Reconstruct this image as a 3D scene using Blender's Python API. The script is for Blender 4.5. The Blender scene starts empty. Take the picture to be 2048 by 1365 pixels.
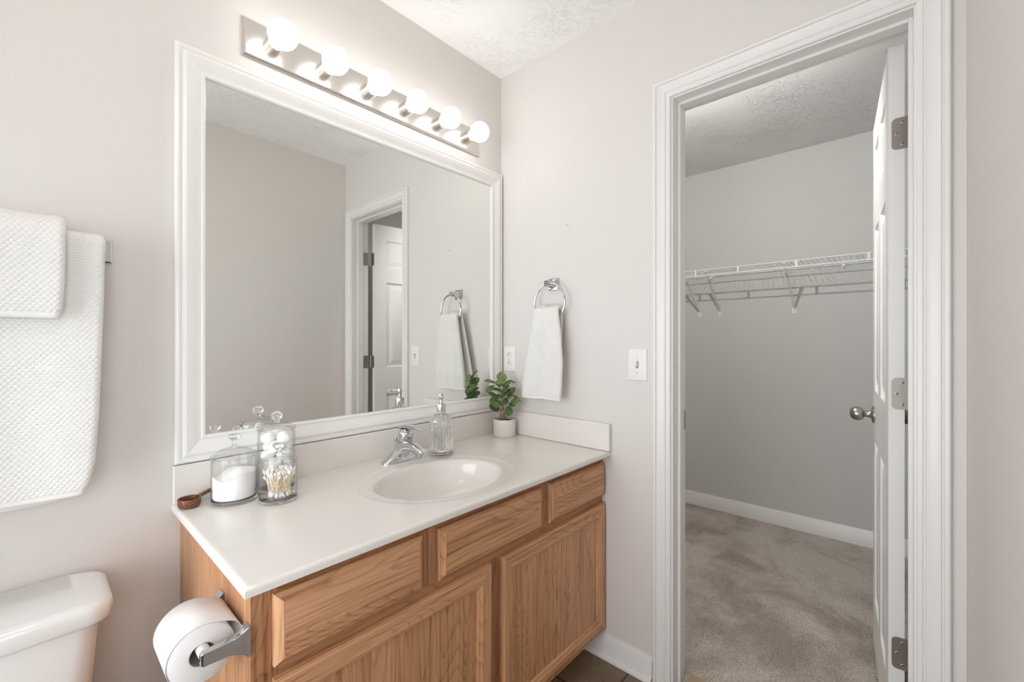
import bpy, math, random
import numpy as np
from math import pi, sin, cos, radians, sqrt
from mathutils import Vector, Matrix

random.seed(7)
S = bpy.context.scene
COL = S.collection

# ------------------------------------------------------------------ camera, world, exposure
EYE = Vector((-1.5, -1.421, 1.19))
YAW = radians(42.0)
cd = bpy.data.cameras.new('camera')
cd.sensor_fit = 'HORIZONTAL'; cd.sensor_width = 36.0
cd.lens = 36.0 * 866.0 / 2048.0
cd.clip_start = 0.01
cam = bpy.data.objects.new('camera', cd); COL.objects.link(cam)
cam.location = EYE
cam.rotation_euler = (radians(90), 0, YAW - radians(90))
S.camera = cam
S.view_settings.view_transform = 'Standard'
S.view_settings.look = 'None'
S.view_settings.gamma = 1.0
S.view_settings.use_curve_mapping = False
S.cycles.max_bounces = 16; S.cycles.diffuse_bounces = 10; S.cycles.transparent_max_bounces = 24
S.view_settings.exposure = 0.27

BULB = 5.2       # radiance of the vanity bulbs
FILL_DOME = 6.6       # radiance of the unseen ceiling lamp added as fill
CLOSET = 2900.0     # radiance of the closet wall light
SKY = 5.4         # daylight let in as fill by the added windows

w = bpy.data.worlds.new('daylight'); S.world = w; w.use_nodes = True
wn = w.node_tree.nodes; wb = wn['Background']
wb.inputs[0].default_value = (0.90, 0.95, 1.0, 1); wb.inputs[1].default_value = SKY

FILL_WIN = (-2.10, -1.40, 0.95, 1.55)     # x0 x1 z0 z1 of the unseen fill window added facing the mirror
FILL_WIN2 = (-1.40, -0.10, 0.25, 1.70)    # y0 y1 z0 z1 of the unseen fill window added in the end wall
XL = -2.3                            # left wall
YF = -1.536
def portal(loc, sx, sz, rz):  # sampling portals at the two added fill windows
    pd = bpy.data.lights.new('fill_portal', 'AREA'); pd.shape = 'RECTANGLE'
    pd.size = sx; pd.size_y = sz; pd.cycles.is_portal = True
    po = bpy.data.objects.new('fill_portal', pd); COL.objects.link(po)
    po.location = loc; po.rotation_euler = (radians(90), 0, rz)
portal(((FILL_WIN[0]+FILL_WIN[1])/2, YF-.12, (FILL_WIN[2]+FILL_WIN[3])/2), FILL_WIN[1]-FILL_WIN[0], FILL_WIN[3]-FILL_WIN[2], 0)
portal((XL-.12, (FILL_WIN2[0]+FILL_WIN2[1])/2, (FILL_WIN2[2]+FILL_WIN2[3])/2), FILL_WIN2[1]-FILL_WIN2[0], FILL_WIN2[3]-FILL_WIN2[2], radians(-90))

# ------------------------------------------------------------------ mesh helpers
class MB:
    def __init__(s): s.v=[]; s.f=[]; s.m=[]
    def add(s, vs, fs, mi=0):
        o=len(s.v); s.v += [tuple(p) for p in vs]
        for f in fs: s.f.append(tuple(i+o for i in f)); s.m.append(mi)
        return s
    def box(s, x0,x1,y0,y1,z0,z1, mi=0):
        return s.add([(x0,y0,z0),(x1,y0,z0),(x1,y1,z0),(x0,y1,z0),(x0,y0,z1),(x1,y0,z1),(x1,y1,z1),(x0,y1,z1)],
              [(0,3,2,1),(4,5,6,7),(0,1,5,4),(1,2,6,5),(2,3,7,6),(3,0,4,7)], mi)
    def loft(s, rings, caps=(True,True), mi=0, closed=True):
        n=len(rings[0]); vs=[p for r in rings for p in r]; fs=[]
        for k in range(len(rings)-1):
            for i in range(n if closed else n-1):
                j=(i+1)%n; fs.append((k*n+i,k*n+j,(k+1)*n+j,(k+1)*n+i))
        if caps[0]: fs.append(tuple(reversed(range(n))))
        if caps[1]: fs.append(tuple((len(rings)-1)*n+i for i in range(n)))
        return s.add(vs,fs,mi)
    def tube(s, pts, r, n=10, caps=True, mi=0):
        pts=[Vector(p) for p in pts]; rs=r if isinstance(r,(list,tuple)) else [r]*len(pts)
        rings=[]; up=None
        for i,p in enumerate(pts):
            t=(pts[min(i+1,len(pts)-1)]-pts[max(i-1,0)]).normalized()
            if up is None:
                up=Vector((0,0,1)) if abs(t.z)<.9 else Vector((1,0,0))
            a=t.cross(up).normalized(); b=a.cross(t).normalized(); up=b
            rings.append([p+rs[i]*(cos(2*pi*k/n)*a+sin(2*pi*k/n)*b) for k in range(n)])
        return s.loft(rings,(caps,caps),mi)
    def torus(s, c, R, r, A, B, n=64, m=12):
        c=Vector(c);A=Vector(A);B=Vector(B);N=A.cross(B); vs=[];fs=[]
        for i in range(n):
            d=cos(2*pi*i/n)*A+sin(2*pi*i/n)*B
            for k in range(m): vs.append(c+d*(R+r*cos(2*pi*k/m))+N*r*sin(2*pi*k/m))
        for i in range(n):
            for k in range(m):
                fs.append((i*m+k,((i+1)%n)*m+k,((i+1)%n)*m+(k+1)%m,i*m+(k+1)%m))
        return s.add(vs,fs)
    def lathe(s, prof, c=(0,0,0), axis=(0,0,1), n=48, mi=0, flute=None, sx=1.0):
        c=Vector(c); ax=Vector(axis).normalized()
        ref=Vector((1,0,0)) if abs(ax.x)<.9 else Vector((0,1,0))
        a=(ref-ax*ref.dot(ax)).normalized(); b=ax.cross(a)
        vs=[];fs=[];idx=[]
        for (r,h) in prof:
            if r<1e-6: idx.append([len(vs)]*n); vs.append(c+ax*h)
            else:
                row=[]
                for k in range(n):
                    rr=r
                    if flute and flute[2]<=h<=flute[3]: rr=r+flute[1]*abs(sin(flute[0]*pi*k/n))*flute[4](h)
                    row.append(len(vs)); vs.append(c+ax*h+rr*(cos(2*pi*k/n)*a*sx+sin(2*pi*k/n)*b))
                idx.append(row)
        for i in range(len(prof)-1):
            A,B=idx[i],idx[i+1]
            for k in range(n):
                j=(k+1)%n; q=[A[k],A[j],B[j],B[k]]; u=[]
                for t in q:
                    if t not in u: u.append(t)
                if len(u)>2: fs.append(tuple(u))
        return s.add(vs,fs,mi)
    def ball(s, c, r, n=24, m=14, sc=(1,1,1), mi=0):
        pr=[(r*sin(pi*i/m)*1.0, -r*cos(pi*i/m)) for i in range(m+1)]
        t=MB().lathe(pr,(0,0,0),n=n); c=Vector(c)
        return s.add([(c.x+p[0]*sc[0],c.y+p[1]*sc[1],c.z+p[2]*sc[2]) for p in t.v],t.f,mi)

ORG = {}
def tag(o, label=None, cat=None, group=None, kind=None):
    if label: o['label']=label
    if cat: o['category']=cat
    if group: o['group']=group
    if kind: o['kind']=kind
    return o
def thing(name, loc, label=None, cat=None, group=None, kind=None):
    o=bpy.data.objects.new(name,None); COL.objects.link(o); o.location=loc; o.empty_display_size=.05
    ORG[o.name]=Vector(loc); return tag(o,label,cat,group,kind)
def obj(name, mb, mats, parent=None, loc=None, smooth=35, bevel=0, bseg=2, subsurf=0, merge=0, recalc=True):
    """one mesh object; vertices given in world coordinates"""
    if parent is not None: org=ORG[parent.name]
    elif loc is not None: org=Vector(loc)
    else:
        a=np.array(mb.v); org=Vector(((a[:,0].min()+a[:,0].max())/2,(a[:,1].min()+a[:,1].max())/2,a[:,2].min()))
    me=bpy.data.meshes.new(name)
    me.from_pydata([tuple(Vector(p)-org) for p in mb.v],[],mb.f)
    if not isinstance(mats,(list,tuple)): mats=[mats]
    for m in mats: me.materials.append(m)
    me.polygons.foreach_set('material_index', mb.m)
    if recalc or merge:
        import bmesh
        bm=bmesh.new(); bm.from_mesh(me)
        if merge: bmesh.ops.remove_doubles(bm,verts=bm.verts,dist=merge)
        bmesh.ops.recalc_face_normals(bm,faces=bm.faces); bm.to_mesh(me); bm.free()
    me.polygons.foreach_set('use_smooth',[True]*len(me.polygons))
    if smooth<180: me.set_sharp_from_angle(angle=radians(smooth))
    me.update()
    o=bpy.data.objects.new(name,me); COL.objects.link(o)
    if parent is not None: o.parent=parent
    else: o.location=org
    ORG[o.name]=org
    if bevel:
        b=o.modifiers.new('bevel','BEVEL'); b.width=bevel; b.segments=bseg; b.limit_method='ANGLE'; b.angle_limit=radians(40); b.harden_normals=True
    if subsurf:
        q=o.modifiers.new('sub','SUBSURF'); q.levels=subsurf; q.render_levels=subsurf
    return o
def struct(name, mb, m, label=None, cat=None, **k):
    return tag(obj(name,mb,m,**k),label,cat,kind='structure')

# ------------------------------------------------------------------ materials
def newmat(name):
    m=bpy.data.materials.new(name); m.use_nodes=True
    nt=m.node_tree; return m,nt,nt.nodes['Principled BSDF']
def N(nt,t,**k):
    n=nt.nodes.new(t)
    for a,b in k.items():
        if a.startswith('i_'): n.inputs[a[2:].replace('_',' ')].default_value=b
        else: setattr(n,a,b)
    return n
def mat(name,col,rough=.5,metal=0,spec=.5,bump=None,coat=0,sheen=0,ior=None,trans=0,sss=0):
    m,nt,p=newmat(name); p.inputs['Base Color'].default_value=(*col,1); p.inputs['Roughness'].default_value=rough
    p.inputs['Metallic'].default_value=metal; p.inputs['Specular IOR Level'].default_value=spec
    if coat: p.inputs['Coat Weight'].default_value=coat; p.inputs['Coat Roughness'].default_value=.05
    if sheen: p.inputs['Sheen Weight'].default_value=sheen
    if ior: p.inputs['IOR'].default_value=ior
    if trans: p.inputs['Transmission Weight'].default_value=trans
    if sss: p.inputs['Subsurface Weight'].default_value=sss; p.inputs['Subsurface Radius'].default_value=(.004,.004,.004)
    if bump:
        sc,st,dist,det=bump
        tc=N(nt,'ShaderNodeTexCoord'); nz=N(nt,'ShaderNodeTexNoise'); nz.inputs['Scale'].default_value=sc; nz.inputs['Detail'].default_value=det
        b=N(nt,'ShaderNodeBump'); b.inputs['Strength'].default_value=st; b.inputs['Distance'].default_value=dist
        nt.links.new(tc.outputs['Object'],nz.inputs['Vector']); nt.links.new(nz.outputs['Fac'],b.inputs['Height']); nt.links.new(b.outputs[0],p.inputs['Normal'])
    return m
def emis(name,col,st):
    m,nt,p=newmat(name); p.inputs['Base Color'].default_value=(.9,.9,.9,1)
    p.inputs['Emission Color'].default_value=(*col,1); p.inputs['Emission Strength'].default_value=st; return m

WALL=(0.72,0.687,0.66)
M_wall=mat('wall_paint',WALL,.55,spec=.35,bump=(160,.16,.002,3))
M_trim=mat('white_trim_paint',(.80,.785,.765),.30,spec=.45)
M_door=mat('white_door_paint',(.80,.79,.775),.33,spec=.45)
M_frame=mat('white_frame_lacquer',(.84,.825,.80),.22,spec=.5)
M_mirror=mat('mirror_glass',(.86,.875,.85),.0,1)
M_chrome=mat('chrome',(.64,.64,.65),.05,1)
M_marble=mat('cultured_marble',(.785,.75,.71),.20,spec=.5,coat=.2)
M_porc=mat('porcelain',(.79,.775,.755),.10,spec=.5,coat=.3)
M_plate=mat('plate_plastic',(.83,.81,.78),.3)
M_dark=mat('dark_slot',(.02,.018,.016),.6)
M_paper=mat('tissue_paper',(.79,.775,.765),.95,spec=.1,bump=(260,.25,.001,2))
M_card=mat('grey_cardboard',(.42,.38,.35),.9)
M_terry=mat('white_terry',(.79,.775,.75),.95,spec=.1,sheen=.08,bump=(900,.35,.0012,2))
M_hem=mat('towel_hem',(.82,.81,.79),.9,spec=.1,bump=(1200,.2,.0006,2))
M_glass=mat('clear_glass',(1,1,1),.0,ior=1.46,trans=1)
def thin_glass():
    m,nt,p=newmat('thin_clear_glass'); L=nt.links.new; out=nt.nodes['Material Output']
    t=N(nt,'ShaderNodeBsdfTransparent'); g=N(nt,'ShaderNodeBsdfGlossy'); g.inputs['Roughness'].default_value=0
    lw=N(nt,'ShaderNodeLayerWeight'); pw=N(nt,'ShaderNodeMath',operation='POWER'); pw.inputs[1].default_value=4.0; L(lw.outputs['Facing'],pw.inputs[0]); f=N(nt,'ShaderNodeMath',operation='MULTIPLY_ADD'); f.inputs[1].default_value=.75; f.inputs[2].default_value=.025; L(pw.outputs[0],f.inputs[0]); cr=N(nt,'ShaderNodeMixRGB'); p2=N(nt,'ShaderNodeMath',operation='POWER'); p2.inputs[1].default_value=7.0; L(lw.outputs['Facing'],p2.inputs[0]); L(p2.outputs[0],cr.inputs[0]); cr.inputs[1].default_value=(.994,.996,.994,1); cr.inputs[2].default_value=(.52,.535,.53,1); L(cr.outputs[0],t.inputs[0]); mx=N(nt,'ShaderNodeMixShader')
    L(f.outputs[0],mx.inputs[0]); L(t.outputs[0],mx.inputs[1]); L(g.outputs[0],mx.inputs[2]); L(mx.outputs[0],out.inputs[0]); return m
M_thin=thin_glass()
M_liq=mat('clear_soap',(.97,.985,.96),.0,ior=1.36,trans=1)
M_salt=mat('white_salt',(.92,.92,.92),.9,bump=(900,.4,.001,2))
M_cotton=mat('cotton',(.92,.92,.90),1,spec=.05,bump=(300,.3,.002,4))
M_stick=mat('pale_stick',(.80,.68,.52),.7)
M_pot=mat('pot_ceramic',(.74,.70,.66),.6,bump=(120,.05,.001,2))
M_soil=mat('soil',(.025,.018,.013),1,bump=(220,1,.006,4))
M_steel=mat('satin_nickel',(.42,.395,.365),.28,1)
M_hinge=mat('hinge_nickel',(.37,.335,.30),.42,1)
M_screw=mat('screw_steel',(.50,.47,.43),.5,1)
M_wire=mat('white_vinyl_wire',(.80,.80,.79),.4)
M_cream=mat('grey_wall_paint_closet',(0.585,0.578,0.558),.6,spec=.3,bump=(160,.14,.002,3))
M_bulb=emis('lit_bulb',(1.0,.985,.955),BULB)
M_fill_dome=emis('fill_dome',(1.0,.97,.93),FILL_DOME)
M_clamp=emis('lit_closet_lamp',(1.0,.985,.955),CLOSET)
M_thresh=mat('threshold_oak',(.50,.33,.20),.5)

def brushed(name,col,rough,sc=(1.5,1,220),an=.6):
    m,nt,p=newmat(name); p.inputs['Base Color'].default_value=(*col,1); p.inputs['Metallic'].default_value=1; p.inputs['Roughness'].default_value=rough
    tc=N(nt,'ShaderNodeTexCoord'); mp=N(nt,'ShaderNodeMapping'); mp.inputs['Scale'].default_value=sc
    nz=N(nt,'ShaderNodeTexNoise',i_Scale=6.0,i_Detail=3.0); b=N(nt,'ShaderNodeBump',i_Strength=.10,i_Distance=.001)
    nt.links.new(tc.outputs['Object'],mp.inputs[0]); nt.links.new(mp.outputs[0],nz.inputs['Vector']); nt.links.new(nz.outputs['Fac'],b.inputs['Height']); nt.links.new(b.outputs[0],p.inputs['Normal'])
    return m
M_nickel=brushed('brushed_nickel',(.74,.70,.66),.27)

def ceiling_mat(name,col,strength):
    m,nt,p=newmat(name); p.inputs['Base Color'].default_value=(*col,1); p.inputs['Roughness'].default_value=.85; p.inputs['Specular IOR Level'].default_value=.2
    tc=N(nt,'ShaderNodeTexCoord'); n0=N(nt,'ShaderNodeTexNoise',i_Scale=5.0,i_Detail=2.0)
    mx=N(nt,'ShaderNodeMixRGB',blend_type='ADD'); mx.inputs[0].default_value=.25
    n1=N(nt,'ShaderNodeTexNoise',i_Scale=38.0,i_Detail=5.0,i_Roughness=.62,i_Distortion=1.4)
    r=N(nt,'ShaderNodeMapRange'); r.inputs[1].default_value=.50; r.inputs[2].default_value=.66
    n2=N(nt,'ShaderNodeTexNoise',i_Scale=3.2,i_Detail=2.0); r2=N(nt,'ShaderNodeMapRange'); r2.inputs[1].default_value=.40; r2.inputs[2].default_value=.62
    mul=N(nt,'ShaderNodeMath',operation='MULTIPLY'); b=N(nt,'ShaderNodeBump',i_Strength=strength,i_Distance=.008)
    L=nt.links.new
    L(tc.outputs['Object'],n0.inputs['Vector']); L(tc.outputs['Object'],mx.inputs[1]); L(n0.outputs['Color'],mx.inputs[2]); L(mx.outputs[0],n1.inputs['Vector'])
    L(tc.outputs['Object'],n2.inputs['Vector']); L(n2.outputs['Fac'],r2.inputs[0]); L(n1.outputs['Fac'],r.inputs[0]); L(r.outputs[0],mul.inputs[0]); L(r2.outputs[0],mul.inputs[1])
    L(mul.outputs[0],b.inputs['Height']); L(b.outputs[0],p.inputs['Normal']); return m
M_ceil=ceiling_mat('stomped_ceiling',(.95,.945,.935),.5)
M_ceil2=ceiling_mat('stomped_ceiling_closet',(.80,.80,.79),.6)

def wood(name,axis,c0=(.255,.105,.047),c1=(.52,.262,.130),c2=(.65,.365,.20)):
    m,nt,p=newmat(name); L=nt.links.new
    p.inputs['Roughness'].default_value=.34; p.inputs['Specular IOR Level'].default_value=.4
    tc=N(nt,'ShaderNodeTexCoord'); oi=N(nt,'ShaderNodeObjectInfo')
    off=N(nt,'ShaderNodeVectorMath',operation='MULTIPLY_ADD'); off.inputs[1].default_value=(1,1,1)
    ov=N(nt,'ShaderNodeVectorMath',operation='SCALE'); ov.inputs[0].default_value=(13.1,7.7,9.3)
    L(oi.outputs['Random'],ov.inputs['Scale']); L(tc.outputs['Object'],off.inputs[0]); L(ov.outputs[0],off.inputs[2])
    def scaled(a,b):
        mp=N(nt,'ShaderNodeMapping'); s=[a,a,a]; s['xyz'.index(axis)]=b; mp.inputs['Scale'].default_value=s
        L(off.outputs[0],mp.inputs[0]); return mp
    big=scaled(7.0,1.0); n1=N(nt,'ShaderNodeTexNoise',i_Scale=1.0,i_Detail=1.5,i_Roughness=.4,i_Distortion=.25); L(big.outputs[0],n1.inputs['Vector'])
    mu=N(nt,'ShaderNodeMath',operation='MULTIPLY'); mu.inputs[1].default_value=38.0; L(n1.outputs['Fac'],mu.inputs[0])
    fr=N(nt,'ShaderNodeMath',operation='FRACT'); L(mu.outputs[0],fr.inputs[0])
    fin=scaled(150.0,3.5); n2=N(nt,'ShaderNodeTexNoise',i_Scale=1.0,i_Detail=3.0,i_Roughness=.6); L(fin.outputs[0],n2.inputs['Vector'])
    mid=scaled(22.0,.7); n3=N(nt,'ShaderNodeTexNoise',i_Scale=1.0,i_Detail=2.0); L(mid.outputs[0],n3.inputs['Vector'])
    # rings: sharp dark side then fading
    ra=N(nt,'ShaderNodeValToRGB'); e=ra.color_ramp.elements
    e[0].position=0; e[0].color=(.50,.50,.50,1); e[1].position=1; e[1].color=(.72,.72,.72,1)
    x=ra.color_ramp.elements.new(.30); x.color=(.78,.78,.78,1)
    x=ra.color_ramp.elements.new(.90); x.color=(.83,.83,.83,1)
    L(fr.outputs[0],ra.inputs[0])
    r2=N(nt,'ShaderNodeMapRange'); r2.inputs[1].default_value=.33; r2.inputs[2].default_value=.55; r2.inputs[3].default_value=-.38; r2.inputs[4].default_value=.10; L(n2.outputs['Fac'],r2.inputs[0])
    r3=N(nt,'ShaderNodeMapRange'); r3.inputs[1].default_value=.3; r3.inputs[2].default_value=.7; r3.inputs[3].default_value=-.20; r3.inputs[4].default_value=.14; L(n3.outputs['Fac'],r3.inputs[0])
    a1=N(nt,'ShaderNodeMath',operation='ADD'); L(ra.outputs[0],a1.inputs[0]); L(r2.outputs[0],a1.inputs[1])
    a2=N(nt,'ShaderNodeMath',operation='ADD'); L(a1.outputs[0],a2.inputs[0]); L(r3.outputs[0],a2.inputs[1])
    cr=N(nt,'ShaderNodeValToRGB'); e=cr.color_ramp.elements
    e[0].position=.12; e[0].color=(*c0,1); e[1].position=.95; e[1].color=(*c2,1); x=cr.color_ramp.elements.new(.58); x.color=(*c1,1)
    L(a2.outputs[0],cr.inputs[0]); L(cr.outputs[0],p.inputs['Base Color'])
    b=N(nt,'ShaderNodeBump',i_Strength=.12,i_Distance=.001); L(n2.outputs['Fac'],b.inputs['Height']); L(b.outputs[0],p.inputs['Normal'])
    return m
M_oakV=wood('oak_upright_grain','z'); M_oakH=wood('oak_level_grain','x'); M_oakS=wood('oak_veneer_side','z',(.30,.135,.062),(.46,.23,.115),(.54,.30,.16))
M_oakFV=wood('oak_frame_upright','z',(.17,.066,.028),(.36,.168,.078),(.47,.245,.125)); M_oakFH=wood('oak_frame_level','x',(.17,.066,.028),(.36,.168,.078),(.47,.245,.125))
M_walnut=wood('walnut','x',(.05,.018,.008),(.14,.05,.022),(.24,.095,.045))

def carpet_mat():
    m,nt,p=newmat('taupe_carpet'); L=nt.links.new
    p.inputs['Roughness'].default_value=1; p.inputs['Specular IOR Level'].default_value=.05; p.inputs['Sheen Weight'].default_value=.2
    tc=N(nt,'ShaderNodeTexCoord')
    n1=N(nt,'ShaderNodeTexNoise',i_Scale=3.1,i_Detail=6.0,i_Roughness=.66,i_Distortion=.35); n2=N(nt,'ShaderNodeTexNoise',i_Scale=190.0,i_Detail=2.0)
    n3=N(nt,'ShaderNodeTexNoise',i_Scale=75.0,i_Detail=3.0)
    for n in (n1,n2,n3): L(tc.outputs['Object'],n.inputs['Vector'])
    cr=N(nt,'ShaderNodeValToRGB'); e=cr.color_ramp.elements; e[0].position=.40; e[0].color=(.36,.305,.26,1); e[1].position=.60; e[1].color=(.60,.535,.475,1)
    L(n1.outputs['Fac'],cr.inputs[0])
    cr2=N(nt,'ShaderNodeValToRGB'); e=cr2.color_ramp.elements; e[0].position=.3; e[0].color=(.55,.55,.55,1); e[1].position=.7; e[1].color=(1.25,1.25,1.25,1)
    L(n2.outputs['Fac'],cr2.inputs[0])
    mx=N(nt,'ShaderNodeMixRGB',blend_type='MULTIPLY'); mx.inputs[0].default_value=1; L(cr.outputs[0],mx.inputs[1]); L(cr2.outputs[0],mx.inputs[2]); L(mx.outputs[0],p.inputs['Base Color'])
    ad=N(nt,'ShaderNodeMath',operation='ADD'); L(n2.outputs['Fac'],ad.inputs[0]); L(n3.outputs['Fac'],ad.inputs[1])
    b=N(nt,'ShaderNodeBump',i_Strength=.9,i_Distance=.006); L(ad.outputs[0],b.inputs['Height']); L(b.outputs[0],p.inputs['Normal']); return m
M_carpet=carpet_mat()
def tile_mat():
    m,nt,p=newmat('brown_stone_tile'); L=nt.links.new; p.inputs['Roughness'].default_value=.45
    tc=N(nt,'ShaderNodeTexCoord'); mp=N(nt,'ShaderNodeMapping'); mp.inputs['Location'].default_value=(.263,.21,0)
    br=N(nt,'ShaderNodeTexBrick',offset=0.0); br.inputs['Scale'].default_value=1; br.inputs['Brick Width'].default_value=.305; br.inputs['Row Height'].default_value=.305; br.inputs['Mortar Size'].default_value=.004
    n1=N(nt,'ShaderNodeTexNoise',i_Scale=9.0,i_Detail=8.0,i_Roughness=.7); n2=N(nt,'ShaderNodeTexNoise',i_Scale=140.0,i_Detail=3.0)
    L(tc.outputs['Object'],mp.inputs[0]); L(mp.outputs[0],br.inputs['Vector']); L(tc.outputs['Object'],n1.inputs['Vector']); L(tc.outputs['Object'],n2.inputs['Vector'])
    cr=N(nt,'ShaderNodeValToRGB'); e=cr.color_ramp.elements; e[0].position=.3; e[0].color=(.10,.066,.038,1); e[1].position=.7; e[1].color=(.30,.225,.145,1)
    a=N(nt,'ShaderNodeMixRGB'); a.inputs[0].default_value=.4; L(n1.outputs['Fac'],a.inputs[1]); L(n2.outputs['Fac'],a.inputs[2]); L(a.outputs[0],cr.inputs[0])
    mx=N(nt,'ShaderNodeMixRGB'); L(br.outputs['Fac'],mx.inputs[0]); L(cr.outputs[0],mx.inputs[1]); mx.inputs[2].default_value=(.05,.04,.032,1); L(mx.outputs[0],p.inputs['Base Color'])
    iv=N(nt,'ShaderNodeMath',operation='SUBTRACT'); iv.inputs[0].default_value=1; L(br.outputs['Fac'],iv.inputs[1])
    b=N(nt,'ShaderNodeBump',i_Strength=.5,i_Distance=.003); L(iv.outputs[0],b.inputs['Height']); L(b.outputs[0],p.inputs['Normal']); return m
M_tile=tile_mat()
def leaf_mat():
    m,nt,p=newmat('green_leaf'); L=nt.links.new; p.inputs['Roughness'].default_value=.42
    oi=N(nt,'ShaderNodeObjectInfo'); tc=N(nt,'ShaderNodeTexCoord'); n=N(nt,'ShaderNodeTexNoise',i_Scale=60.0,i_Detail=3.0); L(tc.outputs['Object'],n.inputs['Vector'])
    cr=N(nt,'ShaderNodeValToRGB'); e=cr.color_ramp.elements; e[0].color=(.045,.105,.035,1); e[1].color=(.20,.285,.10,1)
    a=N(nt,'ShaderNodeMath',operation='MULTIPLY_ADD'); a.inputs[1].default_value=.6; L(oi.outputs['Random'],a.inputs[0])
    s=N(nt,'ShaderNodeMath',operation='MULTIPLY'); s.inputs[1].default_value=.4; L(n.outputs['Fac'],s.inputs[0]); L(s.outputs[0],a.inputs[2]); L(a.outputs[0],cr.inputs[0]); L(cr.outputs[0],p.inputs['Base Color']); return m
M_leaf=leaf_mat(); M_stem=mat('stem',(.42,.24,.16),.6)
def pane_mat():
    m,nt,p=newmat('added_window_pane'); L=nt.links.new; out=nt.nodes['Material Output']
    t=N(nt,'ShaderNodeBsdfTransparent'); g=N(nt,'ShaderNodeBsdfGlossy'); g.inputs['Roughness'].default_value=0; f=N(nt,'ShaderNodeFresnel'); f.inputs[0].default_value=1.45; mx=N(nt,'ShaderNodeMixShader')
    L(f.outputs[0],mx.inputs[0]); L(t.outputs[0],mx.inputs[1]); L(g.outputs[0],mx.inputs[2]); L(mx.outputs[0],out.inputs[0]); return m
M_pane=pane_mat()

# ------------------------------------------------------------------ room shell
FL=-0.035; CE=2.44; CF=-0.02; XC=1.79; CC=2.42; CY0=-2.15; CY1=0.5
T=.1
DY0,DY1,DZ=-1.443,-0.827,2.038        # finished door opening (jamb faces) and head
struct('wall_back',MB().box(XL-T,0,0,T,FL-.1,CE+.05),M_wall,'pale greige painted wall behind the mirror and vanity','wall')
a0,a1,b0,b1=FILL_WIN
mb=MB(); mb.box(XL-T,a0,YF-T,YF,FL-.1,CE+.05).box(a1,0,YF-T,YF,FL-.1,CE+.05).box(a0,a1,YF-T,YF,FL-.1,b0).box(a0,a1,YF-T,YF,b1,CE+.05)
struct('wall_front',mb,M_wall,'pale greige wall facing the mirror','wall')
j=.019
mb=MB(); mb.box(0,.115,CY0-T,DY0-j,FL-.1,CE+.05).box(0,.115,DY1+j,CY1+T,FL-.1,CE+.05).box(0,.115,DY0-j,DY1+j,DZ+j,CE+.05)
struct('wall_right',mb,M_wall,'pale greige wall with the closet doorway and towel ring','wall')
a0,a1,b0,b1=FILL_WIN2
mb=MB(); mb.box(XL-T,XL,YF-T,a0,FL-.1,CE+.05).box(XL-T,XL,a1,T,FL-.1,CE+.05).box(XL-T,XL,a0,a1,FL-.1,b0).box(XL-T,XL,a0,a1,b1,CE+.05)
struct('wall_left',mb,M_wall,'pale greige end wall of the bathroom with an added window','wall')
struct('ceiling',MB().box(XL-T,.0,YF-T,T,CE,CE+.1),M_ceil,'white textured bathroom ceiling','ceiling')
struct('floor',MB().box(XL-T,.05,YF-T,T,FL-.1,FL),M_tile,'brown stone tile bathroom floor','floor')
struct('wall_closet_back',MB().box(XC,XC+T,CY0-T,CY1+T,FL-.1,CC+.05),M_cream,'grey painted closet wall behind the wire shelf','wall')
struct('wall_closet_left',MB().box(.115,XC,CY1,CY1+T,FL-.1,CC+.05),M_cream,'grey closet side wall','wall')
struct('wall_closet_right',MB().box(.115,XC,CY0-T,CY0,FL-.1,CC+.05),M_cream,'grey closet end wall behind the open door','wall')
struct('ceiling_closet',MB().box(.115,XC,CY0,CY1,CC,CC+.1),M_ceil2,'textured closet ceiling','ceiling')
struct('floor_closet',MB().box(.05,XC,CY0,CY1,FL-.1,CF),M_carpet,'taupe carpeted closet floor','carpet')

def window(nm,tn,W,lo,hi,label):  # windows added out of view to brighten the room
    """W maps (along, depth into the wall, z) to the world; lo/hi = (along, z) corners of the opening"""
    def B(m,u0,u1,d0,d1,v0,v1):
        p=W(u0,d0,v0); q=W(u1,d1,v1); m.box(min(p[0],q[0]),max(p[0],q[0]),min(p[1],q[1]),max(p[1],q[1]),v0,v1)
    u0,v0=lo; u1,v1=hi; t=.04
    m=MB(); B(m,u0,u0+t,.01,.09,v0,v1); B(m,u1-t,u1,.01,.09,v0,v1); B(m,u0+t,u1-t,.01,.09,v0,v0+t); B(m,u0+t,u1-t,.01,.09,v1-t,v1)
    r=struct(nm,m,M_trim,label,'window')
    vm=(v0+v1)/2
    m=MB(); B(m,u0+t,u1-t,.035,.07,vm-.02,vm+.02); obj('meeting_rail',m,M_trim,r)
    m=MB(); B(m,u0+t,u1-t,.05,.055,v0+t,v1-t); obj('pane',m,M_pane,r)
    m=MB(); c=.06
    for a in ((u0-c,u0,v0-c,v1+c),(u1,u1+c,v0-c,v1+c),(u0,u1,v1,v1+c),(u0,u1,v0-c,v0)): B(m,a[0],a[1],-.016,0,a[2],a[3])
    struct(tn,m,M_trim,label.replace('window','casing of the window'),'added window casing')
window('added_window_1','trim_4',lambda u,d,z:(u,YF-d,z),(FILL_WIN[0],FILL_WIN[2]),(FILL_WIN[1],FILL_WIN[3]),'unseen white framed window added for light in the wall facing the mirror')
window('added_window_2','trim_6',lambda u,d,z:(XL-d,u,z),(FILL_WIN2[0],FILL_WIN2[2]),(FILL_WIN2[1],FILL_WIN2[3]),'unseen white framed window added for light in the end wall beyond the toilet')

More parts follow.
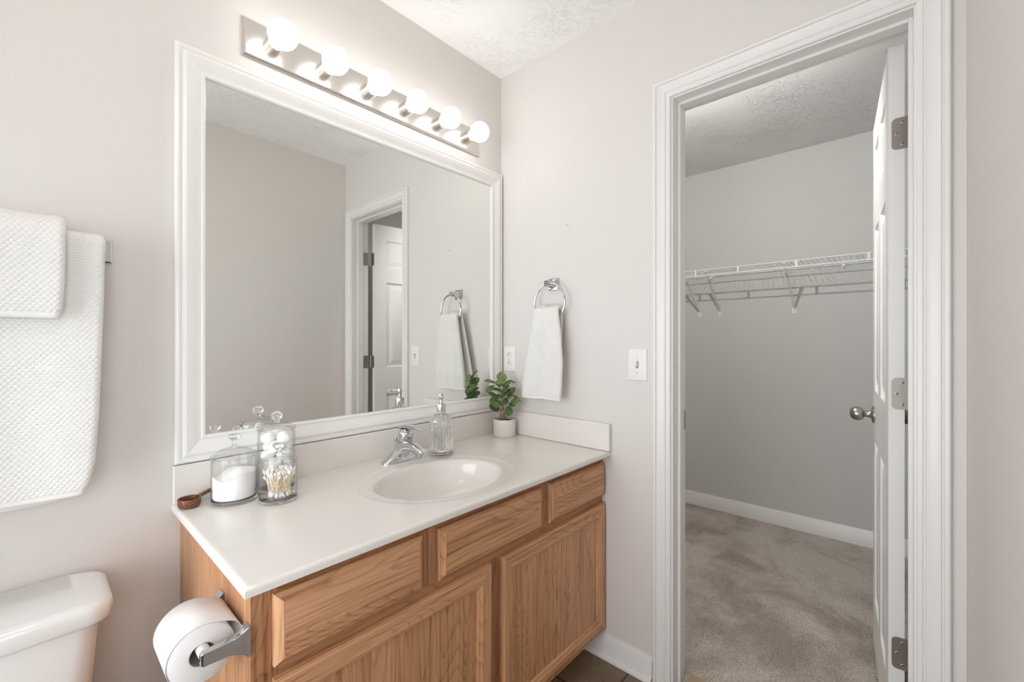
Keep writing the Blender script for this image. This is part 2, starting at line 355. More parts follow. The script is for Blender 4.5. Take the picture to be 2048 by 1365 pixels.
# baseboards
def basebd(name, P0, P1, nrm, h, z, m, shoe, label):
    """profile (out, up) run from P0 to P1"""
    pr=[(0,0),(.013,0),(.013,h*.68),(.011,h*.72),(.011,h*.80),(.008,h*.88),(.005,h*.95),(.004,h),(0,h)]
    n=Vector(nrm); rings=[[Vector(P)+n*a+Vector((0,0,z+b)) for a,b in pr] for P in (P0,P1)]
    mb=MB().loft(rings)
    o=struct(name,mb,m,label,'baseboard')
    if shoe:
        q=[(.013,0)]+[(.013+.016*cos(t*pi/16),.020*sin(t*pi/16)) for t in range(9)]
        obj('shoe_moulding',MB().loft([[Vector(P)+n*a+Vector((0,0,z+b)) for a,b in q] for P in (P0,P1)]),m,o)
    return o
basebd('baseboard_right',(0,-.47,0),(0,-.756,0),(-1,0,0),.087,FL,M_trim,True,'white baseboard with shoe moulding between vanity and closet doorway')
basebd('baseboard_closet',(XC,CY0,0),(XC,CY1,0),(-1,0,0),.096,CF,M_trim,False,'white baseboard along the closet wall above carpet')

# door casing (bathroom side) with mitred corners
CP=[(0,0),(0,.009),(.003,.0115),(.011,.012),(.0135,.0092),(.0155,.0092),(.018,.0135),(.026,.013),(.040,.0155),(.044,.017),(.046,.0130),(.0485,.0130),(.050,.0185),(.058,.019),(.0615,.016),(.0615,0)]  # (distance out from opening, proud of wall)
def casing(name,a0,a1,zt,zb,xw,sgn,m,label):
    ip=[(a1,zb),(a1,zt),(a0,zt),(a0,zb)]; od=[(1,0),(1,1),(-1,1),(-1,0)]
    mb=MB()
    for k in range(3):
        rings=[]
        for q in (k,k+1):
            d=od[q]
            rings.append([(xw+sgn*h,ip[q][0]+d[0]*o,ip[q][1]+d[1]*o) for o,h in CP])
        mb.loft(rings,caps=(k==0,k==2))
    return struct(name,mb,m,label,'door casing',smooth=20)
casing('trim_1',DY0-.005,DY1+.006,DZ+.005,FL,0,-1,M_trim,'white moulded casing around the closet doorway, bathroom side')
casing('trim_5',DY0-.005,DY1+.006,DZ+.005,CF,.115,1,M_trim,'white moulded casing around the closet doorway, closet side')
mb=MB(); mb.box(-.001,.116,DY1,DY1+j,FL,DZ+j).box(-.001,.116,DY0-j,DY0,FL,DZ+j).box(-.001,.116,DY0,DY1,DZ,DZ+j)
mb.box(.040,.078,DY1-.010,DY1,FL,DZ).box(.040,.078,DY0,DY0+.010,FL,DZ).box(.040,.078,DY0+.01,DY1-.01,DZ-.010,DZ)
jamb=struct('trim_2',mb,M_trim,'white door jamb and stop lining the closet doorway','door jamb',bevel=.0012)
m2=MB(); m2.box(.082,.112,DY1-.0016,DY1+.001,.865,.935); obj('strike_plate',m2,M_hinge,jamb,bevel=.0005)
m2=MB(); m2.loft([[(.022,y,FL),(.078,y,FL),(.078,y,.000),(.070,y,.006),(.030,y,.006),(.022,y,-.003)] for y in (DY0+.012,DY1-.040)])
struct('trim_3',m2,M_thresh,'tan wooden threshold strip at the closet doorway','threshold',bevel=.002)

# ------------------------------------------------------------------ closet door
def closet_door():
    a=Vector((.144,-1.392,0)); d=Vector((.604,.056,0)).normalized(); n=Vector((-d.y,d.x,0))
    W,TH,zb,zt=.607,.035,-.008,2.03
    def Wp(u,k,z): return a+d*u+n*(k)+Vector((0,0,z))          # k=0 visible face, -TH back face
    root=thing('door_1',a+Vector((0,0,zb)),'white six-panel closet door standing open with nickel knob','door',kind='structure')
    us=[0,.092,.262,.345,.515,W]; zs=[zb,.19,.805,1.0,1.615,1.725,1.92,zt]
    mb=MB(); RP=[(0,0),(.003,.007),(.008,.0105),(.015,.0105),(.022,.0088),(.046,.002),(.048,.0015)]
    for face in (0,1):
        def K(dep): return -dep if face==0 else -TH+dep
        for i in range(5):
            for q in range(7):
                u0,u1,v0,v1=us[i],us[i+1],zs[q],zs[q+1]
                if i in (1,3) and q in (1,3,5):
                    rings=[[Wp(u0+t,K(e),v0+t),Wp(u1-t,K(e),v0+t),Wp(u1-t,K(e),v1-t),Wp(u0+t,K(e),v1-t)] for t,e in RP]
                    mb.loft(rings,caps=(False,True))
                else: mb.add([Wp(u0,K(0),v0),Wp(u1,K(0),v0),Wp(u1,K(0),v1),Wp(u0,K(0),v1)],[(0,1,2,3)])
    for (u0,u1) in ((0,0),(W,W)):
        for q in range(7): mb.add([Wp(u0,0,zs[q]),Wp(u0,-TH,zs[q]),Wp(u0,-TH,zs[q+1]),Wp(u0,0,zs[q+1])],[(0,1,2,3)])
    for z in (zb,zt):
        for i in range(5): mb.add([Wp(us[i],0,z),Wp(us[i+1],0,z),Wp(us[i+1],-TH,z),Wp(us[i],-TH,z)],[(0,1,2,3)])
    obj('door_slab',mb,M_door,root,smooth=15,merge=.0003)
    kz,ku=.905,.543
    KP=[(0,-.001),(.032,-.001),(.032,.005),(.029,.008),(.016,.010),(.0125,.016),(.0115,.026),(.014,.031),(.022,.036),(.0265,.045),(.0275,.054),(.025,.064),(.018,.072),(.009,.0755),(0,.076)]
    k=obj('door_knob',MB().lathe(KP,Wp(ku,0,kz),n,n=40),M_steel,root); k['label']='satin nickel round door knob'
    k=obj('door_knob',MB().lathe(KP,Wp(ku,-TH,kz),-n,n=40),M_steel,root); k['label']='satin nickel round door knob'
    m2=MB(); m2.add([Wp(W+.001,-.006,kz-.028),Wp(W+.001,-.029,kz-.028),Wp(W+.001,-.029,kz+.028),Wp(W+.001,-.006,kz+.028)],[(0,1,2,3)])
    obj('latch_plate',m2,M_hinge,root)
    # hinges: leaf let into the door edge, knuckle, leaf on the jamb
    pin=Vector((.1255,DY0-.001,0))
    for zc in (1.778,1.041,.305):
        hh=.0445; r=.012
        e0,e1=.0045,.062
        def edge(k,z,off): return a-d*off+n*(-k)+Vector((0,0,z))
        # outline of the leaf on the hinge edge; k runs from visible face to beyond the back face
        out=[]
        for t in range(7): out.append((.007+r-r*sin(pi/2*t/6)*1.0, zc+hh-r+r*sin(pi/2*t/6)) if False else (.007+r*(1-cos(pi/2*(t/6))) , zc+hh-r*(1-sin(pi/2*t/6))))
        top=[(.007+r*(1-sin(pi/2*t/6)), zc+hh-r*(1-cos(pi/2*t/6))) for t in range(7)]     # from (corner side) up to straight top
        bot=[(p[0],2*zc-p[1]) for p in top]
        ring=[(.048,zc+hh)]+top+bot[::-1]+[(.048,zc-hh)]
        m3=MB().loft([[edge(k,z,.0005) for k,z in ring],[edge(k,z,.0025) for k,z in ring]])
        pk=a-d*.006+n*(-.049); m3.tube([(pk.x,pk.y,zc-hh),(pk.x,pk.y,zc+hh)],.0055,14)
        m3.box(.086,.122,DY0-.0005,DY0+.0022,zc-hh,zc+hh)
        m3.tube([(pk.x,pk.y,zc+hh),(pk.x,pk.y,zc+hh+.004)],[.0045,.003],12)
        hg=obj('hinge',m3,M_hinge,root,smooth=40); hg['label']='satin nickel butt hinge'
        for k,z in ((.030,zc+.031),(.018,zc),(.030,zc-.031)):
            c=edge(k,z,.0025); sc=MB().lathe([(0,.0006),(.0036,.0005),(.0043,.0001),(.0044,-.0005)],c,-d,n=20)
            c2=c-d*.0010
            for ax,o2 in ((Vector((0,0,1)),n),(n,Vector((0,0,1)))):
                sc.add([c2+ax*.0027+o2*.0006,c2+ax*.0027-o2*.0006,c2-ax*.0027-o2*.0006,c2-ax*.0027+o2*.0006],[(0,1,2,3)],1)
            obj('screw',sc,[M_screw,M_dark],hg,recalc=False)
closet_door()

# ------------------------------------------------------------------ closet wire shelf
def wire_shelf():
    zt,zl,xf,xb=1.66,1.622,1.478,1.783; ya,yb=-2.10,.45
    root=thing('wire_shelf',(1.63,-.8,zt),'white wire closet shelf on angled braces along grey wall','shelf')
    mb=MB(); yy=ya
    while yy<yb:
        mb.tube([(xf+.002,yy,zt-.004),(xb,yy,zt-.004)],.0013,5); yy+=.0254
    for x in (1.665,): mb.tube([(x,ya,zt-.0065),(x,yb,zt-.0065)],.0028,8)
    mb.tube([(xb,ya,zt-.0065),(xb,yb,zt-.0065)],.0026,8)
    obj('wire_deck',mb,M_wire,root)
    obj('front_rail',MB().tube([(xf,ya,zt),(xf,yb,zt)],.0034,10),M_wire,root)
    obj('lip_rail',MB().tube([(xf-.002,ya,zl),(xf-.002,yb,zl)],.0034,10),M_wire,root)
    for yy in (-2.0,-1.63,-1.29,-.965,-.655,-.395,.1,.4):
        obj('lip_tie',MB().box(xf-.0055,xf+.0005,yy-.006,yy+.006,zl,zt),M_wire,root,bevel=.001)
    for yy in (-1.85,-.908,-.46,-.318):
        m2=MB(); zf=1.39
        A=Vector((xf+.004,yy+.006,zt-.008)); B=Vector((XC-.004,yy,zf+.008)); n=(B-A).normalized(); up=Vector((0,1,0)); s=n.cross(up)
        for (w0,t0) in ((.0075,.003),):
            m2.loft([[p+up*w0*q1*sc+s*t0*q2 for q1,q2 in ((-1,-1),(1,-1),(1,1),(-1,1))] for p,sc in ((A,1.3),(A+n*.03,1.0),(B-n*.05,.9),(B,.45))])
        m2.box(XC-.004,XC,yy-.013,yy+.013,zf-.022,zf+.014)
        b=obj('brace',m2,M_wire,root,bevel=.0008)
        obj('screw',MB().lathe([(0,.002),(.003,.0015),(.004,0)],(XC-.004,yy,zf-.008),(-1,0,0),n=14),M_steel,b)
    for yy in (-1.16,-.40,-1.9):
        m2=MB(); m2.box(XC-.010,XC,yy-.009,yy+.009,zt-.030,zt+.012)
        c=obj('wall_clip',m2,M_wire,root,bevel=.002)
        for dz in (.004,-.022): obj('screw',MB().lathe([(0,.001),(.0035,.0005),(.004,0)],(XC-.010,yy,zt+dz),(-1,0,0),n=14),M_dark,c)
wire_shelf()

# closet lamp on the wall above the doorway (inside the closet)
CLP=Vector((.115,-.72,2.21))
r=thing('closet_wall_lamp',CLP,'small white lamp above the doorway inside the closet, with an added light-blocking shade','lamp')
obj('lamp_base',MB().lathe([(0,0),(.06,0),(.06,.012),(.02,.018),(.02,.036),(0,.036)],CLP,(1,0,0)),M_trim,r)
CAX=Vector((.906,0,-.42)).normalized(); CL2=CLP+Vector((.034,0,-.006))
obj('added_lamp_shade',MB().lathe([(.012,-.004),(.020,0),(.046,.014),(.053,.056),(.051,.056),(.044,.017),(.019,.003),(.012,-.001)],CL2,CAX),M_trim,r)  # shade added out of view, keeps lamp light off the bathroom wall
obj('lamp_bulb',MB().ball(CL2+CAX*.036,.018),M_clamp,r)
# ceiling lamp added out of view to fill the bathroom with light
LX,LY=-1.55,-.78
r=thing('fill_ceiling_lamp',(LX,LY,CE),'unseen white globe ceiling lamp added as fill over the middle of the bathroom','lamp')
obj('lamp_base',MB().lathe([(0,0),(.075,0),(.075,-.016),(.03,-.03),(.03,-.17),(.045,-.18),(.045,-.20),(0,-.20)],(LX,LY,CE)),M_nickel,r)
obj('fill_lamp_globe',MB().ball((LX,LY,CE-.31),.13,40,24),M_fill_dome,r)

# ------------------------------------------------------------------ vanity cabinet
CX0,CX1=-1.236,-.001; CFr=-.548; CZ0,CZ1=.068,.747
def vanity():
    root=thing('vanity_cabinet',(-.62,-.28,FL),'golden oak vanity cabinet with three drawer fronts and two doors','cabinet')
    obj('side_panel',MB().box(CX0,CX0+.014,CFr+.0195,-.001,FL,CZ1),M_oakS,root)
    obj('side_panel',MB().box(CX1-.014,CX1,CFr+.0195,-.001,CZ0-.003,CZ1),M_oakS,root)
    mb=MB()
    for x0_,x1_ in ((CX0,-1.19),(-.04,CX1)): mb.box(x0_,x1_,CFr,CFr+.019,CZ0-.004,CZ1,0)
    for x0_,x1_,za,zb in ((-.872,-.806,.585,.722),(-.404,-.348,.585,.722),(-.638,-.582,CZ0+.04,.565)): mb.box(x0_,x1_,CFr+.0002,CFr+.019,za,zb,0)
    for za,zb in ((.710,CZ1),(.556,.592),(CZ0-.004,.10)): mb.box(-1.19,-.04,CFr+.0004,CFr+.0188,za,zb,1)
    obj('face_frame',mb,[M_oakFV,M_oakFH],root,bevel=.0006)
    obj('toe_kick',MB().box(CX0+.014,CX1-.014,-.47,-.455,FL,CZ0+.01),M_oakH,root)
    obj('bottom_panel',MB().box(CX0+.014,CX1-.014,-.53,-.002,CZ0,CZ0+.012),M_oakH,root)
    def rect(x0_,x1_,z0_,z1_,t,y): return [(x0_+t,y,z0_+t),(x1_-t,y,z0_+t),(x1_-t,y,z1_-t),(x0_+t,y,z1_-t)]
    for x0_,x1_,z0_,z1_ in ((-1.199,-.864,.584,.719),(-.815,-.398,.586,.717),(-.356,-.009,.588,.719)):
        rings=[rect(x0_,x1_,z0_,z1_,t,CFr-e) for t,e in ((.0,.0),(.0,.008),(.002,.0105),(.0125,.0175),(.0135,.019),(.016,.0192))]
        mb=MB()
        for k in range(len(rings)-1):
            for i in range(4):
                jn=(i+1)%4; mb.add([rings[k][i],rings[k][jn],rings[k+1][jn],rings[k+1][i]],[(0,1,2,3)],1 if i in (1,3) else 0)
        mb.add(rings[-1],[(0,1,2,3)])
        obj('drawer_front',mb,[M_oakH,M_oakV],root,smooth=25,merge=.00005)
    for x0_,x1_ in ((-1.199,-.633),(-.587,-.009)):
        z0_,z1_=.071,.562
        prof=[(0,0),(0,.013),(.002,.017),(.006,.0192),(.040,.0192),(.0415,.0165),(.044,.0165),(.046,.014),(.0485,.014),(.0505,.0085),(.0515,.0055)]
        mb=MB(); rings=[rect(x0_,x1_,z0_,z1_,t,CFr-e) for t,e in prof]
        for k in range(len(rings)-1):
            for i in range(4):
                jn=(i+1)%4; mb.add([rings[k][i],rings[k][jn],rings[k+1][jn],rings[k+1][i]],[(0,1,2,3)],1 if i in (0,2) else 0)
        d=obj('cabinet_door',mb,[M_oakV,M_oakH],root,smooth=25,merge=.00005)
        obj('door_panel',MB().box(x0_+.046,x1_-.046,CFr-.0068,CFr-.002,z0_+.046,z1_-.046),M_oakV,d)
vanity()

# ------------------------------------------------------------------ countertop with sink
CTZ=.765; SX,SY,SA,SB=-.635,-.338,.208,.163
def countertop():
    X0,X1,Y0,Y1=-1.2555,-.001,-.587,-.001
    root=thing('vanity_countertop',(-.62,-.29,.747),'cream cultured marble vanity top with integral oval sink and splashes','countertop')
    corners=[math.atan2(y-SY,x-SX)%(2*pi) for x,y in ((X0,Y0),(X1,Y0),(X1,Y1),(X0,Y1))]
    angs=sorted(set([2*pi*k/144 for k in range(144)]+corners)); n=len(angs)
    def rectpt(t,ins):
        c,s_=cos(t),sin(t); k=1e9
        if c>1e-9: k=min(k,(X1-SX)/c)
        if c<-1e-9: k=min(k,(X0-SX)/c)
        if s_>1e-9: k=min(k,(Y1-SY)/s_)
        if s_<-1e-9: k=min(k,(Y0-SY)/s_)
        x,y=SX+k*c,SY+k*s_
        return (min(max(x,X0+ins),X1-ins),min(max(y,Y0+ins),Y1-ins))
    def ell(t,f,ad):
        c,s_=cos(t),sin(t); A,B=SA*f+ad,SB*f+ad; k=1/sqrt((c/A)**2+(s_/B)**2); return (SX+k*c,SY+k*s_)
    rings=[]
    for f,ad,dz in ((.10,0,-.128),(.30,0,-.1265),(.52,0,-.119),(.70,0,-.105),(.83,0,-.085),(.91,0,-.062),(.96,0,-.039),(.985,0,-.021),(1,0.0,-.0095),(1,.004,-.0055),(1,.011,-.0036),(1,.022,-.0028),(1,.036,-.0022),(1,.045,-.0012),(1,.050,-.0002),(1,.054,.0)):
        rings.append([(*ell(t,f,ad),CTZ+dz) for t in angs])
    for ins,dz in ((.010,0),(.006,-.0004),(.0025,-.002),(.0007,-.0045),(0,-.008),(0,-.0175),(.03,-.0175)):
        rings.append([(*rectpt(t,ins),CTZ+dz) for t in angs])
    obj('counter_slab',MB().loft(rings,caps=(False,False)),M_marble,root,smooth=60,recalc=True)
    d=obj('sink_drain',MB().lathe([(0,-.1255),(.012,-.1250),(.017,-.1245),(.0215,-.1255),(.0225,-.128),(.0225,-.135),(0,-.135)],(SX,SY,CTZ),n=32),M_chrome,root)
    obj('backsplash',MB().box(X0+.0015,X1,-.0195,-.001,CTZ-.002,.864),M_marble,root,bevel=.004,bseg=3)
    obj('side_splash',MB().box(-.020,X1,-.588,-.0195,CTZ+.0005,.8705),M_marble,root,bevel=.003,bseg=3)
countertop()

# ------------------------------------------------------------------ faucet
def faucet():
    fx,fy=-.618,-.098; z=CTZ
    root=thing('sink_faucet',(fx,fy,z),'chrome single-lever faucet behind the oval sink','faucet')
    # base with two sweeping wings
    rings=[]
    for k in range(33):
        t=-1+2*k/32; x=fx+t*.0805
        e=sqrt(max(0,1-abs(t)**3.2)); hw=.0265*e+.0005
        h=.006+.010*e+.030*math.exp(-(t/.42)**2)+.012*math.exp(-(t/.75)**4)
        ring=[]
        for q in range(17):
            a=pi*q/16; ring.append((x, fy+hw*cos(a), z+.004+ (h-.004)*sin(a)**.75*e))
        ring=[(x,fy+hw,z)]+ring+[(x,fy-hw,z)]
        rings.append(ring)
    obj('faucet_base',MB().loft(rings),M_chrome,root,smooth=50)
    # body leaning forward
    def ringc(c,tilt,rx,ry,n=28):
        u=Vector((1,0,0)); v=Vector((0,cos(tilt),sin(tilt))); return [Vector(c)+u*rx*cos(2*pi*i/n)+v*ry*sin(2*pi*i/n) for i in range(n)]
    body=[((fx,fy,z+.004),0,.034,.026),((fx,fy-.002,z+.022),.1,.0285,.0255),((fx,fy-.008,z+.045),.22,.0270,.0260),((fx,fy-.014,z+.062),.30,.0268,.0262),((fx,fy-.0185,z+.0745),.33,.0268,.0262)]
    obj('faucet_body',MB().loft([ringc(*b) for b in body]),M_chrome,root,smooth=60)
    # spout
    rings=[]
    for c,dirn,wx,hz in (((fx,fy-.004,z+.048),0,.024,.020),((fx,fy-.030,z+.059),-.02,.0225,.0175),((fx,fy-.060,z+.063),-.10,.0205,.0145),((fx,fy-.090,z+.060),-.22,.0190,.0125),((fx,fy-.116,z+.053),-.30,.0180,.0115),((fx,fy-.131,z+.047),-.5,.0150,.0095),((fx,fy-.136,z+.045),-.5,.008,.005)):
        t=Vector((0,-cos(dirn),sin(dirn))); nn=Vector((0,sin(dirn),cos(dirn)))
        ring=[]
        for i in range(28):
            a=2*pi*i/28; ca,sa=cos(a),sin(a)
            ring.append(Vector(c)+Vector((1,0,0))*wx*math.copysign(abs(ca)**.6,ca)+nn*hz*math.copysign(abs(sa)**.7,sa))
        rings.append(ring)
    obj('spout',MB().loft(rings),M_chrome,root,smooth=60)
    obj('aerator',MB().lathe([(0,.016),(.0115,.016),(.0115,.002),(.0095,0),(.0085,0),(.008,.003),(0,.003)],(fx,fy-.114,z+.030),n=28),M_chrome,root)
    # handle: hub and lever
    hub=[((fx,fy-.0190,z+.0760),.33,.0264,.0258),((fx,fy-.0235,z+.090),.33,.0264,.0258),((fx,fy-.0280,z+.104),.30,.0255,.0250),((fx,fy-.0300,z+.113),.22,.0215,.021),((fx,fy-.0310,z+.119),.1,.011,.012)]
    h=obj('handle',MB().loft([ringc(*b) for b in hub]),M_chrome,root,smooth=60)
    rings=[]
    for y_,zz,wx,hz in ((.010,.113,.012,.003),(-.004,.1195,.0185,.005),(-.024,.1255,.0215,.006),(-.048,.1275,.0195,.0055),(-.074,.1245,.0160,.0045),(-.098,.1225,.0155,.004),(-.117,.1245,.0165,.004),(-.128,.1285,.013,.0032),(-.132,.1305,.006,.0015)):
        rings.append([(fx+wx*cos(2*pi*i/24),fy-.004+y_,z+zz+hz*sin(2*pi*i/24)) for i in range(24)])
    obj('lever',MB().loft(rings),M_chrome,h,smooth=60)
    n=Vector((0,-cos(.3),-sin(.3)*0+.05)).normalized()
    obj('temperature_dot',MB().lathe([(0,.0012),(.0035,.001),(.0042,0),(.0042,-.003),(0,-.003)],(fx,fy-.0485,z+.088),(0,-1,-.33),n=18),mat('red_dot',(.09,.015,.02),.3),h)
    m2=MB().tube([(fx-.004,fy+.032,z),(fx-.004,fy+.032,z+.068)],.0022,10)
    m2.lathe([(0,0),(.004,0),(.0062,.010),(.0055,.013),(0,.0135)],(fx-.004,fy+.032,z+.066),n=18)
    obj('drain_lift_rod',m2,M_chrome,root)
faucet()

# ------------------------------------------------------------------ mirror
MP=[(0,.001),(0,.015),(.003,.0185),(.007,.0195),(.012,.0185),(.0145,.0165),(.0165,.0165),(.019,.0205),(.024,.0225),(.034,.0205),(.046,.0155),(.0555,.013),(.058,.013),(.060,.0155),(.0655,.0150),(.068,.0125),(.068,.0052)]
def mirror():
    x0_,x1_,z0_,z1_=-1.250,-.0075,.8665,1.976
    root=thing('wall_mirror',(-.63,0,z0_),'large wall mirror in a white moulded frame above the vanity','mirror')
    cs=[(x0_,z0_,1,1),(x1_,z0_,-1,1),(x1_,z1_,-1,-1),(x0_,z1_,1,-1)]
    for k in range(4):
        rings=[]
        for q in (k,(k+1)%4):
            cx,cz,sx,sz=cs[q]; rings.append([(cx+sx*d,-h,cz+sz*d) for d,h in MP])
        g=.0002; A,B=rings
        obj('frame_rail',MB().loft(rings),M_frame,root,smooth=22)
    w=.066
    obj('mirror_glass',MB().box(x0_+w,x1_-w,-.0055,-.002,z0_+w,z1_-w),M_mirror,root)
mirror()

# ------------------------------------------------------------------ vanity light
def vanity_light():
    x0_,x1_,z0_,z1_=-1.0915,-.151,2.0195,2.131; zc=(z0_+z1_)/2
    root=thing('vanity_light',(-.62,0,zc),'brushed nickel six-bulb vanity light bar above the mirror','light')
    def R(t,y): return [(x0_+t,y,z0_+t),(x1_-t,y,z0_+t),(x1_-t,y,z1_-t),(x0_+t,y,z1_-t)]
    obj('backplate',MB().loft([R(0,-.0005),R(0,-.008),R(.0045,-.0115),R(.0048,-.013),R(.0065,-.0138)]),M_nickel,root,smooth=25)
    for i in range(6):
        x=-.6215+.1568*(i-2.5); c=(x,-.0138,zc)
        s=obj('socket',MB().lathe([(0,0),(.0245,0),(.0245,.034),(.0225,.035),(.0215,.033),(.0215,.012),(0,.012)],c,(0,-1,0),n=36),M_nickel,root)
        pr=[(.013,.014),(.013,.030)]+[(.0405*sin(a),.0795-.0405*cos(a)) for a in [.42+ (pi-.42)*k/22 for k in range(23)]]
        pr[-1]=(0,.12)
        b=obj('light_bulb',MB().lathe([(0,.014)]+pr,c,(0,-1,0),n=40),M_bulb,root,smooth=180); b['label']='lit white globe bulb'
vanity_light()

# ------------------------------------------------------------------ plates on the door wall
def plate(root,yc,zc,w,h,m):
    def R(t,x): return [(x,yc-w/2+t,zc-h/2+t),(x,yc+w/2-t,zc-h/2+t),(x,yc+w/2-t,zc+h/2-t),(x,yc-w/2+t,zc+h/2-t)]
    return obj('cover_plate',MB().loft([R(0,-.0002),R(0,-.002),R(.003,-.0052),R(.006,-.0062)]),m,root,smooth=25)
r=thing('light_switch',(0,-.696,1.1025),'white toggle light switch beside the closet doorway casing','light switch'); plate(r,-.696,1.1025,.074,.119,M_plate)
obj('switch_slot',MB().box(-.0068,-.005,-.701,-.691,1.1025-.0125,1.1025+.0125),mat('switch_recess',(.30,.29,.28),.6),r)
mb=MB(); mb.loft([[(-.006,-.6995,1.096),(-.006,-.6925,1.096),(-.006,-.6925,1.1085),(-.006,-.6995,1.1085)],[(-.0175,-.6988,1.1105),(-.0175,-.6932,1.1105),(-.0155,-.6932,1.1185),(-.0155,-.6988,1.1185)]])
obj('toggle',mb,M_plate,r,bevel=.0008)
for dz in (.030,-.030):
    s=obj('screw',MB().lathe([(0,.0014),(.003,.001),(.0036,0)],(-.0061,-.696,1.1025+dz),(-1,0,0),n=18).box(-.0078,-.0074,-.6965+dz*.01,-.6955,1.1025+dz-.0024,1.1025+dz+.0024,1),[M_plate,M_dark],r)
r=thing('wall_outlet',(0,-.058,1.106),'white duplex wall outlet between mirror frame and hanging hand towel','outlet'); plate(r,-.058,1.106,.073,.119,M_plate)
for dz in (.0195,-.0195):
    m2=MB(); zc=1.106+dz
    ring=[(-.058+.0165*max(-.92,min(.92,1.12*cos(2*pi*k/32))),zc+.0142*max(-.94,min(.94,1.08*sin(2*pi*k/32)))) for k in range(32)]
    m2.loft([[(-.0058,y,z) for y,z in ring],[(-.0082,y,z) for y,z in ring]])
    f=obj('receptacle',m2,M_plate,r,bevel=.0004)
    m3=MB().box(-.0086,-.008,-.0655,-.0633,zc-.0045,zc+.0045).box(-.0086,-.008,-.0523,-.0503,zc-.005,zc+.005).lathe([(0,.0004),(.0026,.0004),(.0026,0)],(-.0082,-.058,zc+.0085),(-1,0,0),n=14)
    obj('slots',m3,M_dark,f)
obj('screw',MB().lathe([(0,.0012),(.0026,.001),(.003,0)],(-.0062,-.058,1.106),(-1,0,0),n=16),M_steel,r)
n_=MB().tube([(.004,-.385,1.671),(-.008,-.385,1.6735)],[.0011,.0011],8); n_.lathe([(0,.0008),(.0024,.0006),(.0024,0)],(-.008,-.385,1.6735),(-1,0,.2),n=12)
tag(obj('wall_nail',n_,M_steel),'small bare nail in the wall above the towel ring','nail')

# ------------------------------------------------------------------ towels
def waffle(a,s,pa=.0098,ps=.0062):
    row=math.floor(s/ps); f=s/ps-row
    return (sin(pi*f)**1.2)*(abs(sin(pi*(a/pa+.5*(row%2))))**.8)
def resample(pts,ds):
    P=[Vector((p[0],p[1],0)) for p in pts]; Ls=[0]
    for i in range(1,len(P)): Ls.append(Ls[-1]+(P[i]-P[i-1]).length)
    n=max(2,int(Ls[-1]/ds)); out=[]; k=0
    for i in range(n+1):
        s=Ls[-1]*i/n
        while k<len(P)-2 and Ls[k+1]<s: k+=1
        t=(s-Ls[k])/max(1e-9,Ls[k+1]-Ls[k]); out.append((P[k].lerp(P[k+1],t),s))
    return out,Ls[-1]
def cloth(name,path,edges,Wf,th,ds,du,label,cat,ripple=None,hem=.016,wav=.0016,rnd=.012,group=None,loc=None,pa=.0098,ps=.0062):
    """path: (distance from wall, z) centre line, front hem -> over the bar -> back hem;
       edges(s,L): range across at arc length s; Wf maps (across, distance, z) to the world"""
    P,L=resample(path,ds); ns=len(P); a0,a1=edges(0,L)
    nu=max(8,int(abs(a1-a0)/du)); V=[];UVm=[]
    nrm=[]
    for i in range(ns):
        t=(P[min(i+1,ns-1)][0]-P[max(i-1,0)][0]).normalized(); nrm.append(Vector((t.y,-t.x,0)))
    # make normals point to the outside (front leg: away from wall)
    if nrm[0].x<0: nrm=[-q for q in nrm]
    for side in (0,1):
        for i in range(ns):
            p,s=P[i]; lo,hi=edges(s,L)
            for q in range(nu+1):
                u=q/nu; u=.5-.5*cos(pi*u)*1.0 if False else u
                a=lo+(hi-lo)*u; de=min(u,1-u)*abs(hi-lo)
                e=1.0 if de>=rnd else sqrt(max(0.02,1-((rnd-de)/rnd)**2))
                se=min(s,L-s); es=1.0 if se>th*.35 else sqrt(max(.05,1-((th*.35-se)/(th*.35))**2))
                hm=se<hem; t2=th/2*e*es*(.80 if hm else 1.0)
                dd=Vector((0,0,0))
                if ripple: r_=ripple(a,s,L,u); dd=nrm[i]*r_
                if side==0:
                    h=0 if (hm or wav==0) else wav*waffle(a,s,pa,ps)*min(1,e*1.3)
                    c=p+dd+nrm[i]*(t2+h)
                else: c=p+dd-nrm[i]*t2
                V.append(Wf(a,c.x,c.y))
    w=nu+1; F=[];MI=[]
    for side in (0,1):
        b=side*ns*w
        for i in range(ns-1):
            for q in range(nu):
                f=(b+i*w+q,b+i*w+q+1,b+(i+1)*w+q+1,b+(i+1)*w+q)
                F.append(f if side==0 else f[::-1]); se=min(P[i][1],L-P[i+1][1]); MI.append(1 if se<hem else 0)
    b=ns*w
    for i in range(ns-1):
        F.append((i*w,(i+1)*w,b+(i+1)*w,b+i*w)); MI.append(0); k=nu
        F.append((i*w+k,b+i*w+k,b+(i+1)*w+k,(i+1)*w+k)); MI.append(0)
    for q in range(nu):
        F.append((q,b+q,b+q+1,q+1)); MI.append(1); i=(ns-1)*w
        F.append((i+q,i+q+1,b+i+q+1,b+i+q)); MI.append(1)
    mb=MB(); mb.v=V; mb.f=F; mb.m=MI
    o=obj(name,mb,[M_terry,M_hem],loc=loc,smooth=180)
    return tag(o,label,cat,group)
def over(df,zf,dc,zc,R,db,zb,n=14,lean=0):
    """front leg up, half turn of radius R round (dc,zc), back leg down"""
    pts=[(df,zf)]+[(df+(dc+R-df)*k/8,zf+(zc-zf)*k/8) for k in range(1,8)]
    pts+=[(dc+R*cos(pi*k/n),zc+R*sin(pi*k/n)) for k in range(n+1)]
    pts+=[(dc-R+(db-(dc-R))*k/8,zc+(zb-zc)*k/8) for k in range(1,9)]
    return pts
BZ,BD=1.405,.066
